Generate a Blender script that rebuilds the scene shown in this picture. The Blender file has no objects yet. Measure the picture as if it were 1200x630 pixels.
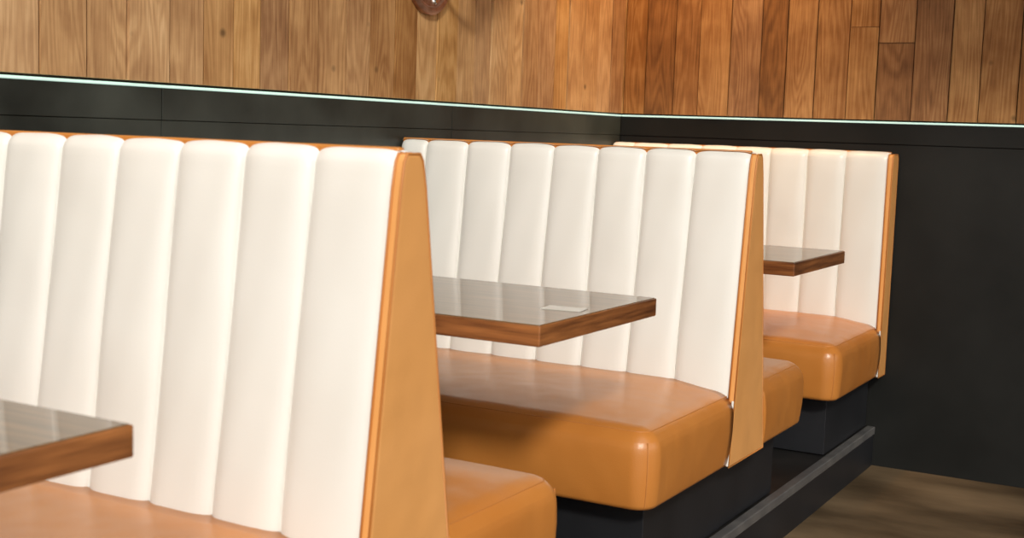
import bpy, bmesh, math, random
from mathutils import Vector, Matrix
random.seed(11)
H=1.293
YB=5.24; XW=-2.397; XE=-1.2

# ---------------- materials ----------------
def mat_new(name):
    m=bpy.data.materials.new(name); m.use_nodes=True
    nt=m.node_tree; b=nt.nodes['Principled BSDF']
    return m,nt,b
def N(nt,t,**k):
    n=nt.nodes.new(t)
    for a,v in k.items():
        if a in n.inputs: n.inputs[a].default_value=v
        else: setattr(n,a,v)
    return n
def noisy(name,c1,c2,scale=5,rough=.5,bump=.0,bscale=200,detail=3,spec=.5,stretch=(1,1,1),rough2=None,lump=0,coat=0,coatr=.08,lscale=9,lstretch=(1,1,1)):
    m,nt,b=mat_new(name)
    tc=N(nt,'ShaderNodeTexCoord'); mp=N(nt,'ShaderNodeMapping'); mp.inputs['Scale'].default_value=stretch
    nt.links.new(tc.outputs['Object'],mp.inputs[0])
    n=N(nt,'ShaderNodeTexNoise',Scale=scale,Detail=detail)
    nt.links.new(mp.outputs[0],n.inputs['Vector'])
    r=N(nt,'ShaderNodeValToRGB'); r.color_ramp.elements[0].position=.3; r.color_ramp.elements[1].position=.7
    r.color_ramp.elements[0].color=(*c1,1); r.color_ramp.elements[1].color=(*c2,1)
    nt.links.new(n.outputs[0],r.inputs[0]); nt.links.new(r.outputs[0],b.inputs['Base Color'])
    b.inputs['Roughness'].default_value=rough
    b.inputs['Specular IOR Level'].default_value=spec
    b.inputs['Coat Weight'].default_value=coat; b.inputs['Coat Roughness'].default_value=coatr
    if rough2 is not None:
        mr=N(nt,'ShaderNodeMapRange'); mr.inputs[3].default_value=rough; mr.inputs[4].default_value=rough2
        nt.links.new(n.outputs[0],mr.inputs[0]); nt.links.new(mr.outputs[0],b.inputs['Roughness'])
    if bump>0:
        n2=N(nt,'ShaderNodeTexNoise',Scale=bscale,Detail=2)
        nt.links.new(tc.outputs['Object'],n2.inputs['Vector'])
        bp=N(nt,'ShaderNodeBump',Strength=bump,Distance=.002)
        nt.links.new(n2.outputs[0],bp.inputs['Height'])
        last=bp
        if lump>0:
            m3=N(nt,'ShaderNodeMapping'); m3.inputs['Scale'].default_value=lstretch; nt.links.new(tc.outputs['Object'],m3.inputs[0])
            n3=N(nt,'ShaderNodeTexNoise',Scale=lscale,Detail=1)
            nt.links.new(m3.outputs[0],n3.inputs['Vector'])
            b2=N(nt,'ShaderNodeBump',Strength=lump,Distance=.02)
            nt.links.new(n3.outputs[0],b2.inputs['Height']); nt.links.new(bp.outputs[0],b2.inputs['Normal']); last=b2
        nt.links.new(last.outputs[0],b.inputs['Normal'])
    return m
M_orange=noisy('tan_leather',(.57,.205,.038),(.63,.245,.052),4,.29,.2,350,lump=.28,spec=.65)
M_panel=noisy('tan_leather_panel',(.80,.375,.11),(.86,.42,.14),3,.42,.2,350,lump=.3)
M_pipe=noisy('tan_piping',(.54,.20,.045),(.60,.24,.06),6,.45,.1,300)
M_white=noisy('white_vinyl',(.83,.825,.785),(.855,.85,.815),3,.33,.12,380,lump=.10,lscale=8)
M_black=noisy('black_panel',(.004,.0045,.004),(.014,.0145,.0135),2.2,.42,.1,120,rough2=.65,detail=8,spec=.28)
M_band=noisy('black_band_board',(.008,.010,.008),(.055,.062,.052),3.2,.28,.1,120,rough2=.5,detail=9,spec=.42)
M_base=noisy('black_laminate',(.012,.013,.016),(.02,.021,.025),4,.45,.1,100,spec=.4)
M_plat=noisy('platform_black',(.010,.010,.010),(.025,.023,.022),7,.5,.15,100,detail=8,spec=.35)
M_nose=noisy('nosing_rubber',(.08,.08,.085),(.16,.155,.15),9,.4,.1,100,detail=6)
M_gap=noisy('dark_substrate',(.012,.007,.004),(.02,.012,.007),5,.9)
M_floor=noisy('concrete_sun_streaks',(.045,.028,.014),(.235,.165,.095),1.7,.5,.3,40,detail=11,rough2=.75,stretch=(.9,2.2,1),spec=.2)  # noise paints sunlight streaks and shadow stripes into the brown concrete colour
M_ceil=noisy('ceiling_sunblock_paint',(.35,.33,.3),(.4,.38,.35),2,.9)
M_copper=noisy('aged_copper',(.34,.17,.10),(.62,.38,.28),22,.35,.2,90,detail=5)
M_copper.node_tree.nodes['Principled BSDF'].inputs['Metallic'].default_value=.8
M_chrome=noisy('dull_chrome',(.6,.58,.56),(.75,.73,.7),22,.25,.1,90)
M_chrome.node_tree.nodes['Principled BSDF'].inputs['Metallic'].default_value=1
M_steel=noisy('pedestal_steel',(.02,.02,.02),(.03,.03,.03),5,.4)
M_card=noisy('pale_card',(.6,.6,.55),(.75,.75,.7),60,.3)
M_tedge=noisy('table_edge_wood',(.10,.028,.008),(.44,.165,.048),9,.3,.2,60,stretch=(.6,.6,9),detail=8,coat=.5)
M_ttop=noisy('table_top_gloss',(.09,.052,.020),(.19,.112,.046),10,.3,.0,60,stretch=(.5,7,1),detail=6,spec=.25,coat=.7,coatr=.04)

def wood():
    m,nt,b=mat_new('reclaimed_wood_planks'); L=nt.links.new
    at=N(nt,'ShaderNodeAttribute',attribute_name='plank'); sep=N(nt,'ShaderNodeSeparateColor'); L(at.outputs['Color'],sep.inputs[0])
    tc=N(nt,'ShaderNodeTexCoord'); sx=N(nt,'ShaderNodeSeparateXYZ'); L(tc.outputs['Object'],sx.inputs[0])
    add=N(nt,'ShaderNodeMath',operation='ADD'); L(sx.outputs[0],add.inputs[0]); L(sx.outputs[1],add.inputs[1])
    off=N(nt,'ShaderNodeMath',operation='MULTIPLY'); L(sep.outputs[1],off.inputs[0]); off.inputs[1].default_value=37
    a2=N(nt,'ShaderNodeMath',operation='MULTIPLY'); L(add.outputs[0],a2.inputs[0]); a2.inputs[1].default_value=6
    z2=N(nt,'ShaderNodeMath',operation='MULTIPLY'); L(sx.outputs[2],z2.inputs[0]); z2.inputs[1].default_value=.8
    cv=N(nt,'ShaderNodeCombineXYZ'); L(a2.outputs[0],cv.inputs[0]); L(off.outputs[0],cv.inputs[1]); L(z2.outputs[0],cv.inputs[2])
    n=N(nt,'ShaderNodeTexNoise',Scale=1.5,Detail=2.0,Distortion=.3); n.inputs['Roughness'].default_value=.35; L(cv.outputs[0],n.inputs['Vector'])
    k=N(nt,'ShaderNodeMath',operation='MULTIPLY'); L(n.outputs[0],k.inputs[0]); k.inputs[1].default_value=110
    s=N(nt,'ShaderNodeMath',operation='SINE'); L(k.outputs[0],s.inputs[0])
    r=N(nt,'ShaderNodeMapRange'); r.inputs[1].default_value=-1; r.inputs[2].default_value=.6; L(s.outputs[0],r.inputs[0])
    cv2=N(nt,'ShaderNodeCombineXYZ'); a3=N(nt,'ShaderNodeMath',operation='MULTIPLY'); L(add.outputs[0],a3.inputs[0]); a3.inputs[1].default_value=110
    z3=N(nt,'ShaderNodeMath',operation='MULTIPLY'); L(sx.outputs[2],z3.inputs[0]); z3.inputs[1].default_value=4
    L(a3.outputs[0],cv2.inputs[0]); L(off.outputs[0],cv2.inputs[1]); L(z3.outputs[0],cv2.inputs[2])
    n2=N(nt,'ShaderNodeTexNoise',Scale=2,Detail=5); L(cv2.outputs[0],n2.inputs['Vector'])
    n3=N(nt,'ShaderNodeTexNoise',Scale=8,Detail=5)
    cv3=N(nt,'ShaderNodeCombineXYZ'); L(add.outputs[0],cv3.inputs[0]); L(off.outputs[0],cv3.inputs[1]); L(sx.outputs[2],cv3.inputs[2]); L(cv3.outputs[0],n3.inputs['Vector'])
    vo=N(nt,'ShaderNodeTexVoronoi',Scale=6.5); L(cv3.outputs[0],vo.inputs['Vector'])
    kn=N(nt,'ShaderNodeMapRange'); kn.inputs[1].default_value=.03; kn.inputs[2].default_value=.10; kn.inputs[3].default_value=.4; kn.inputs[4].default_value=1; L(vo.outputs[0],kn.inputs[0])
    ramp=N(nt,'ShaderNodeValToRGB'); e=ramp.color_ramp.elements
    e[0].position=0; e[0].color=(.13,.055,.020,1); e[1].position=1; e[1].color=(.84,.54,.26,1)
    x=e.new(.35); x.color=(.34,.158,.056,1); x=e.new(.7); x.color=(.59,.33,.135,1)
    t1=N(nt,'ShaderNodeMath',operation='MULTIPLY_ADD'); L(r.outputs[0],t1.inputs[0]); t1.inputs[1].default_value=.14; L(sep.outputs[0],t1.inputs[2])
    t2=N(nt,'ShaderNodeMath',operation='MULTIPLY_ADD'); L(n2.outputs[0],t2.inputs[0]); t2.inputs[1].default_value=.55; L(t1.outputs[0],t2.inputs[2])
    t3=N(nt,'ShaderNodeMath',operation='MULTIPLY_ADD'); L(n3.outputs[0],t3.inputs[0]); t3.inputs[1].default_value=.6; L(t2.outputs[0],t3.inputs[2])
    t4=N(nt,'ShaderNodeMath',operation='SUBTRACT'); L(t3.outputs[0],t4.inputs[0]); t4.inputs[1].default_value=.63
    L(t4.outputs[0],ramp.inputs[0])
    hs=N(nt,'ShaderNodeHueSaturation'); L(ramp.outputs[0],hs.inputs['Color'])
    hm=N(nt,'ShaderNodeMapRange'); hm.inputs[3].default_value=.92; hm.inputs[4].default_value=1.08; L(sep.outputs[2],hm.inputs[0]); L(hm.outputs[0],hs.inputs['Saturation'])
    mx=N(nt,'ShaderNodeMix',data_type='RGBA',blend_type='MULTIPLY'); mx.inputs[0].default_value=1
    L(hs.outputs[0],mx.inputs[6]); L(kn.outputs[0],mx.inputs[7]); L(mx.outputs[2],b.inputs['Base Color'])
    b.inputs['Roughness'].default_value=.6; b.inputs['Specular IOR Level'].default_value=.3
    bp=N(nt,'ShaderNodeBump',Strength=.35,Distance=.002); L(n2.outputs[0],bp.inputs['Height']); L(bp.outputs[0],b.inputs['Normal'])
    return m
M_wood=wood()
M_led,nt,b=mat_new('led_strip'); b.inputs['Base Color'].default_value=(.5,.7,.6,1); b.inputs['Emission Color'].default_value=(.72,1,.89,1); b.inputs['Emission Strength'].default_value=.62
M_bulb,nt,b=mat_new('bulb_glass'); b.inputs['Emission Color'].default_value=(1,.75,.45,1); b.inputs['Emission Strength'].default_value=8

# ---------------- helpers ----------------
def empty(name,loc=(0,0,0)):
    e=bpy.data.objects.new(name,None); e.location=loc; bpy.context.collection.objects.link(e); e.empty_display_size=.1; return e
def mk(name,vs,fs,mat,parent=None,smooth=False):
    me=bpy.data.meshes.new(name); me.from_pydata([tuple(v) for v in vs],[],fs); me.update()
    bm=bmesh.new(); bm.from_mesh(me); bmesh.ops.recalc_face_normals(bm,faces=bm.faces); bm.to_mesh(me); bm.free()
    if smooth:
        for p in me.polygons: p.use_smooth=True
    me.materials.append(mat)
    o=bpy.data.objects.new(name,me); bpy.context.collection.objects.link(o)
    if parent: o.parent=parent
    return o
def boxvf(x0,x1,y0,y1,z0,z1,base=0):
    v=[(x,y,z) for z in (z0,z1) for y in (y0,y1) for x in (x0,x1)]
    f=[(0,1,3,2),(4,6,7,5),(0,4,5,1),(2,3,7,6),(0,2,6,4),(1,5,7,3)]
    return v,[tuple(i+base for i in q) for q in f]
def box(name,x0,x1,y0,y1,z0,z1,mat,parent=None,bev=0,seg=2):
    v,f=boxvf(x0,x1,y0,y1,z0,z1); o=mk(name,v,f,mat,parent)
    if bev:
        m=o.modifiers.new('b','BEVEL'); m.width=bev; m.segments=seg; m.limit_method='ANGLE'
        for p in o.data.polygons: p.use_smooth=True
        o.modifiers.new('w','WEIGHTED_NORMAL')
    return o
def extr(name,outline,x0,x1,mat,parent=None,bev=0,seg=3):
    n=len(outline); v=[(x0,y,z) for y,z in outline]+[(x1,y,z) for y,z in outline]
    f=[tuple(range(n)),tuple(range(2*n-1,n-1,-1))]+[(i,(i+1)%n,n+(i+1)%n,n+i) for i in range(n)]
    o=mk(name,v,f,mat,parent)
    if bev:
        m=o.modifiers.new('b','BEVEL'); m.width=bev; m.segments=seg; m.limit_method='ANGLE'; m.angle_limit=math.radians(50)
        for p in o.data.polygons: p.use_smooth=True
        o.modifiers.new('w','WEIGHTED_NORMAL')
    return o
def tube(name,pts,r,mat,parent=None,cyc=False):
    c=bpy.data.curves.new(name,'CURVE'); c.dimensions='3D'; s=c.splines.new('POLY'); s.points.add(len(pts)-1)
    for i,p in enumerate(pts): s.points[i].co=(*p,1)
    s.use_cyclic_u=cyc; c.bevel_depth=r; c.bevel_resolution=3; c.use_fill_caps=True
    c.materials.append(mat); o=bpy.data.objects.new(name,c); bpy.context.collection.objects.link(o)
    if parent: o.parent=parent
    return o
def lathe(name,prof,mat,parent,M,seg=40):
    vs=[];fs=[]
    for r,h in prof:
        for i in range(seg):
            a=2*math.pi*i/seg; vs.append(M@Vector((r*math.cos(a),r*math.sin(a),h)))
    for j in range(len(prof)-1):
        for i in range(seg):
            fs.append((j*seg+i,j*seg+(i+1)%seg,(j+1)*seg+(i+1)%seg,(j+1)*seg+i))
    fs.append(tuple(range(seg))); fs.append(tuple(range((len(prof)-1)*seg,len(prof)*seg)))
    o=mk(name,vs,fs,mat,parent,True); m=o.modifiers.new('e','EDGE_SPLIT'); m.split_angle=math.radians(45); return o

# ---------------- room ----------------
XR=4.0; YF=-3.0; ZC=3.2
ZL=H+.088
WL=empty('wall_left'); WB=empty('wall_back')
box('floor',XW-.2,XR,YF,YB+.2,-.1,0,M_floor)
box('substrate',XW-.25,XW-.02,YF,YB+.2,0,ZC,M_gap,WL)
box('substrate',XW-.02,XR,YB+.02,YB+.25,0,ZC,M_gap,WB)
box('ceiling_sunblock',XW-.25,XR,2.55,YB+.25,ZC,ZC+.1,M_ceil)  # unseen ceiling, cut short to keep the sun off the upper back wall
ys=[YF,-.6,.65,2.467,3.85,YB]
for i in range(len(ys)-1):
    box('upper_board',XW-.02,XW,ys[i]+.0015,ys[i+1]-.0015,H-.004,ZL-.012,M_band,WL,.001)
    box('lower_board',XW-.02,XW-.001,ys[i]+.0015,ys[i+1]-.0015,0,H-.0055,M_band,WL,.001)
xs=[XW,-.05,1.25,2.6,XR]
for i in range(len(xs)-1):
    box('upper_board',xs[i]+.001,xs[i+1]-.001,YB,YB+.02,H-.004,ZL-.012,M_black,WB,.001)
    box('lower_board',xs[i]+.001,xs[i+1]-.001,YB+.002,YB+.02,0,H-.0065,M_black,WB,.001)
e=empty('led_light_strip')
box('strip_left',XW-.018,XW+.004,YF,YB-.002,ZL-.0115,ZL-.0045,M_led,e,.002)
box('strip_back',XW+.004,XR,YB-.004,YB+.018,ZL-.0115,ZL-.0045,M_led,e,.002)
def planks(name,side,parent):
    vs=[];fs=[];cols=[]
    a=YF if side=='l' else XW
    end=YB if side=='l' else XR
    while a<end:
        w=.124*random.uniform(.86,1.14); b=min(a+w,end)
        zz=ZL+.001; top=ZC; first=True
        while zz<top:
            ln=random.uniform(.3,1.2) if first else random.uniform(.5,1.3)
            if side=='l' and first: ln+=.2
            z1=min(zz+ln,top); first=False
            t=random.random()
            if side=='l': t=.38+.36*t
            else: t=.13+.38*t  # back wall planks coloured darker to stand in for less sun there
            c=(t,random.random(),random.random(),1)
            d=random.uniform(.0,.006)
            g=.0021
            if side=='l': g=.0030; v,f=boxvf(XW-.02,XW+.006+d,a+g,b-g,zz+.001,z1-.001,len(vs))
            else: v,f=boxvf(a+g+(.012 if a==XW else 0),b-g,YB-.006-d,YB+.02,zz+.001,z1-.001,len(vs))
            vs+=v;fs+=f;cols+=[c]*6; zz=z1
        a=b
    o=mk(name,vs,fs,M_wood,parent)
    ca=o.data.color_attributes.new('plank','FLOAT_COLOR','CORNER')
    for p in o.data.polygons:
        for li in p.loop_indices: ca.data[li].color=cols[p.index]
    return o
planks('wood_cladding_left','l',WL); planks('wood_cladding_back','b',WB)

# platform
ZP=H-1.134; XP=-1.222
e=empty('booth_platform')
box('deck',XW+.001,XP-.012,YF+.2,YB-.001,0.001,ZP-.003,M_plat,e)
box('fascia',XP-.012,XP-.002,YF+.2,YB-.001,0.001,ZP-.028,M_base,e)
box('nosing',XP-.030,XP+.003,YF+.2,YB-.001,ZP-.03,ZP+.001,M_nose,e,.004,3)

# ---------------- booths ----------------
ZT=H-.042; ZSB=H-.915; ZST=H-.700
SP=.152
XWH=XE-.011
def seams():
    s=[XWH]; x=XE-.182
    while x>XW+.03: s.append(x); x-=SP
    s.append(XW+.004); return s
def channels(name,yt,slope,sgn,parent,zb):
    n=Vector((sgn,slope)).normalized()
    R=.022
    path=[]
    zt=ZT-R
    K=56
    for i in range(K+1):
        z=zb+(zt-zb)*i/K
        path.append((Vector((yt+sgn*slope*(ZT-z),z)),n.copy(),1.0-.15*max(0,1-(zt-z)/.05)))
    c=path[-1][0]-n*R
    a0=math.atan2(n.y,n.x); a1=math.pi/2
    for i in range(1,11):
        a=a0+(a1-a0)*i/10
        d=Vector((math.cos(a),math.sin(a)))
        path.append((c+d*R,d,.85-.62*i/10))
    vs=[]; S=seams(); cols=[]
    for j in range(len(S)-1):
        x0,x1=S[j],S[j+1]; m=18 if abs(x1-x0)>.1 else 10
        for i in range(m+(1 if j==len(S)-2 else 0)):
            u=i/m
            uu=.5-.5*math.cos(math.pi*u)
            q=abs(2*uu-1)
            p=.74*max(0,1-q**6)**.6+.26*(1-q*q)
            wd=min(1,abs(x1-x0)/.12)
            cols.append((x0+(x1-x0)*uu,p*wd,j,2*uu-1))
    for (pt,d,k) in path:
        for (x,p,j,q0) in cols:
            h=.004+.0195*p*k
            h+=.0014*p*k*math.sin(9*pt.y+j*2.1)+.0006*p*k*math.sin(23*pt.y+j*4.3)
            h+=.0008*p*k*math.sin(14*pt.y+q0*5+j)
            q=pt+d*h
            xs=.0022*math.sin(6*pt.y+j*1.7)*(0 if (x>XE-.03 or x<XW+.01) else 1)
            vs.append((x+xs,q.x,q.y))
    nc=len(cols); fs=[]
    for r in range(len(path)-1):
        for i in range(nc-1):
            fs.append((r*nc+i,r*nc+i+1,(r+1)*nc+i+1,(r+1)*nc+i))
    return mk(name,vs,fs,M_white,parent,True)
def seat(name,y0,y1,front,parent,slope,zt=ZST):
    bm=bmesh.new(); v,f=boxvf(XW+.004,XE,y0,y1,ZSB,zt)
    bv=[bm.verts.new(p) for p in v]
    for q in f: bm.faces.new([bv[i] for i in q])
    bmesh.ops.recalc_face_normals(bm,faces=bm.faces)
    def on(e,c):
        a,b=e.verts; return c(a.co) and c(b.co)
    yn=y0 if front<0 else y1
    yk=y1 if front<0 else y0
    B=.055
    top=[e for e in bm.edges if on(e,lambda p:abs(p.z-zt)<1e-5) and (on(e,lambda p:abs(p.x-XE)<1e-5) or on(e,lambda p:abs(p.y-yn)<1e-5))]
    ver=[e for e in bm.edges if on(e,lambda p:abs(p.x-XE)<1e-5 and abs(p.y-yn)<1e-5)]
    bmesh.ops.bevel(bm,geom=top+ver,offset=B,segments=9,profile=.5,affect='EDGES')
    low=[e for e in bm.edges if on(e,lambda p:abs(p.z-ZSB)<1e-4) and len(e.link_faces)==2 and abs(e.calc_face_angle(0))>1]
    bmesh.ops.bevel(bm,geom=low,offset=.014,segments=3,profile=.5,affect='EDGES')
    geo=lambda: bm.verts[:]+bm.edges[:]+bm.faces[:]
    for i in range(1,16):
        bmesh.ops.bisect_plane(bm,geom=geo(),plane_co=(XW+(XE-XW)*i/16,0,0),plane_no=(1,0,0))
    for i in range(1,12):
        bmesh.ops.bisect_plane(bm,geom=geo(),plane_co=(0,y0+(y1-y0)*i/12,0),plane_no=(0,1,0))
    for i in range(1,6):
        bmesh.ops.bisect_plane(bm,geom=geo(),plane_co=(0,0,ZSB+(zt-ZSB)*i/6),plane_no=(0,0,1))
    def deform(p):
        p=Vector(p)
        h=(p.z-ZSB)/(zt-ZSB)
        de=XE-p.x; dn=abs(p.y-yn); wk=1-min(1,abs(p.y-yk)/.3)
        s=lambda d,r: max(0,min(1,d/r))
        sm=lambda t: t*t*(3-2*t)
        cr=sm(s(de,.22))*sm(s(dn,.20))
        shift=front*slope*(zt-p.z)*wk
        if abs(p.y-yk)<.03: shift+=front*.014*(1-sm(s(de,.05)))
        if h>.4: p.z+=(-.010+.022*cr)*(h-.4)/.6
        bul=math.sin(math.pi*max(0,min(1,h)))
        wy=max(0,1-dn/(B*1.2)); wx=max(0,1-de/(B*1.2))
        p.y+=front*.012*bul*wy+shift; p.x+=.010*bul*wx
        return p
    for vv in bm.verts: vv.co=deform(vv.co)
    me=bpy.data.meshes.new(name); bm.to_mesh(me); bm.free()
    for p in me.polygons: p.use_smooth=True
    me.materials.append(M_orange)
    o=bpy.data.objects.new(name,me); bpy.context.collection.objects.link(o); o.parent=parent
    o.modifiers.new('w','WEIGHTED_NORMAL')
    ang=math.radians(52); cx=XE-B; cy=yn-front*B; cz=zt-B
    rr=B-.0004; ro=rr*math.cos(ang); zz=cz+rr*math.sin(ang)
    pts=[]
    for i in range(0,8): pts.append((cx+ro,yk+(cy-yk)*i/7,zz))
    for i in range(1,8):
        a=i/8*math.pi/2
        pts.append((cx+ro*math.cos(a),cy+front*ro*math.sin(a),zz))
    for i in range(0,17): pts.append((cx+(XW+.01-cx)*i/16,cy+front*ro,zz))
    tube('welt_top',[deform(p) for p in pts],.0017,M_pipe,parent)
    c=B*(1-.7071)
    tube('welt_corner',[deform((XE-c,yn-front*c,ZSB+.01+(cz+.02-ZSB-.01)*i/8)) for i in range(9)],.0016,M_pipe,parent)
    return o
def booth(yf,sf,yr,sr,double=True,seatf=.56,seatr=.43):
    e=empty('booth_bench',(0,0,0))
    cf=yf+.020; cr=yr-.020 if double else yr
    zb=ZSB
    def fy(z,y,s,sg): return y+sg*s*(ZT-z)
    out=[(fy(zb,cf,sf,-1),zb),(cf,ZT-.012),(cf+.008,ZT-.002),((cr-.008) if double else cr,ZT-.002),(cr,ZT-.012),(fy(zb,cr,sr,1),zb)]
    extr('back_core',out,XW+.003,XE-.016,M_pipe,e)
    ym=(cf+cr)/2 ; hw=max(.010,(cr-cf)/2-.002) if double else (cr-cf)/2-.012
    yc=ym+.002 if double else ym+.008
    box('top_cap',XW+.003,XE-.018,yc-hw,yc+hw,ZT-.012,ZT+.008,M_orange,e,.005,3)
    channels('channel_back',cf,sf,-1,e,ZSB+.002)
    if double: channels('channel_back_rear',cr,sr,1,e,ZSB+.002)
    out=[(fy(zb,yf+.004,sf,-1),zb),(fy(ZT-.06,yf+.004,sf,-1),ZT-.06),(yf+.005,ZT-.016),(yf+.013,ZT-.002),(yr-.010,ZT-.002),(yr-.001,ZT-.014),(fy(ZT-.06,yr,sr,1),ZT-.06),(fy(zb,yr,sr,1),zb)]
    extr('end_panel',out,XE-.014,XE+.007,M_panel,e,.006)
    for xx in (XE+.005,XE-.012):
        tube('piping',[(xx,y,z) for y,z in out],.0026,M_pipe,e,True)
    # white welt beside the cushion where the vinyl meets the end panel
    za=zb+.004; zc=ZST-.03
    tube('vinyl_welt',[(XE+.001,fy(za+(zc-za)*i/10,yf+.001,sf,-1),za+(zc-za)*i/10) for i in range(11)],.0034,M_white,e)
    yk=fy(ZST,yf,sf,-1)+.012
    yb=fy(zb,yf,sf,-1)
    seat('seat_front',yb-seatf,yk,-1,e,sf)
    ylo=yb-seatf+.11; yhi=YB-.003
    box('toe_base_front',XW+.004,XE-.057,ylo,(yf+yr)/2 if double else yhi,ZP+.001,ZSB+.004,M_base,e,.002)
    if double:
        y0=fy(ZST,yr,sr,1)-.012; ye=fy(zb,yr,sr,1)+seatr
        seat('seat_rear',y0,ye,1,e,sr)
        box('toe_base_rear',XW+.004,XE-.059,(yf+yr)/2+.002,ye-.11,ZP+.001,ZSB+.004,M_base,e,.002)
    return e
booth(1.772,.118,1.832,.165,True,.55,.43)
booth(3.529,.118,3.580,.165,True,.55,.42)
booth(5.140,.02,YB-.012,.0,False,.60)

# ---------------- tables ----------------
def table(y0,y1,dz=0):
    e=empty('dining_table'); zt=H-.384+dz; t=.044
    box('table_top_edge',XW+.012,XE,y0,y1,zt-t,zt-.0015,M_tedge,e,.003,3)
    box('table_top_surface',XW+.014,XE-.004,y0+.004,y1-.004,zt-.004,zt,M_ttop,e,.001)
    yc=(y0+y1)/2; xc=-1.88
    M=Matrix.Translation((xc,yc,ZP))
    lathe('pedestal',[(.20,0),(.20,.012),(.17,.022),(.06,.04),(.038,.06),(.038,zt-t-ZP-.03),(.10,zt-t-ZP-.012),(.12,zt-t-ZP-.001)],M_steel,e,M)
    box('mount_plate',xc-.18,xc+.18,yc-.18,yc+.18,zt-t-.008,zt-t-.0005,M_steel,e)
    return e
table(.60,1.19); table(2.28,2.872); table(3.96,4.545,.006)
o=mk('pale_table_card',*boxvf(-.045,.045,-.03,.03,0,.0012),M_card); o.location=(-1.275,2.535,H-.384+.0004)  # small pale card lying flat on the middle table
o.rotation_euler[2]=.15

# ---------------- wall sconce ----------------
e=empty('wall_sconce')
yc,zc=3.655,H+.493
M=Matrix.Translation((XW+.0135,yc,zc))@Matrix.Rotation(math.pi/2,4,'Y')
lathe('backplate',[(.127,0),(.127,.012),(.120,.018),(.104,.018),(.098,.012),(.05,.014),(.03,.03),(.018,.04)],M_copper,e,M,64)
for i in range(8):
    a=i*math.pi/4+.25
    Mi=M@Matrix.Translation((.085*math.cos(a),.085*math.sin(a),.012))
    lathe('rivet',[(.012,0),(.011,.005),(.006,.009)],M_chrome,e,Mi,16)
tube('arm',[(XW+.03,yc,zc),(XW+.12,yc,zc+.01),(XW+.20,yc,zc+.06),(XW+.22,yc,zc+.16)],.012,M_copper,e)
lathe('shade',[(.04,.16),(.055,.20),(.13,.32),(.125,.32),(.05,.20)],M_copper,e,Matrix.Translation((XW+.22,yc,zc)),40)
lathe('bulb',[(.02,.2),(.04,.25),(.03,.29),(.005,.31)],M_bulb,e,Matrix.Translation((XW+.22,yc,zc)),24)

# ---------------- light ----------------
def light(name,t,loc,energy,col,**k):
    l=bpy.data.lights.new(name,t); l.energy=energy; l.color=col
    for a,v in k.items(): setattr(l,a,v)
    o=bpy.data.objects.new(name,l); o.location=loc; bpy.context.collection.objects.link(o); return o
s=light('sun','SUN',(3,-5,6),1.8,(1,.94,.82),angle=math.radians(6))
s.rotation_euler=Vector((-.25,.42,-.28)).to_track_quat('-Z','Y').to_euler()
s=light('ceiling_spot','SPOT',(-1.7,4.6,ZC-.1),125,(1,.60,.27),spot_size=1.6,spot_blend=1,shadow_soft_size=.1)
s.rotation_euler=Vector((-.5,.55,-1.3)).to_track_quat('-Z','Y').to_euler()
w=bpy.data.worlds.new('world'); bpy.context.scene.world=w; w.use_nodes=True
nt=w.node_tree; bg=nt.nodes['Background']; bg.inputs[1].default_value=1.38
tc=N(nt,'ShaderNodeTexCoord'); sp=N(nt,'ShaderNodeSeparateXYZ'); nt.links.new(tc.outputs['Generated'],sp.inputs[0])
r=N(nt,'ShaderNodeValToRGB'); r.color_ramp.elements[0].position=.0; r.color_ramp.elements[0].color=(.35,.30,.25,1)
r.color_ramp.elements[1].position=.6; r.color_ramp.elements[1].color=(.95,.95,.95,1); x=r.color_ramp.elements.new(.1); x.color=(1,.98,.94,1)
nt.links.new(sp.outputs[2],r.inputs[0]); nt.links.new(r.outputs[0],bg.inputs[0])

# ---------------- camera ----------------
cd=bpy.data.cameras.new('camera'); cam=bpy.data.objects.new('camera',cd); bpy.context.collection.objects.link(cam)
cd.sensor_width=36; cd.lens=1534/1200*36; cd.clip_start=.05
cd.dof.use_dof=True; cd.dof.focus_distance=3.9; cd.dof.aperture_fstop=5.6
R=Matrix(((.8717,-.0810,.4834),(.4889,.0753,-.8691),(.0340,.9939,.1052)))
cam.matrix_world=Matrix.Translation((0,0,H))@R.to_4x4()
bpy.context.scene.camera=cam
bpy.context.scene.view_settings.view_transform='Standard'
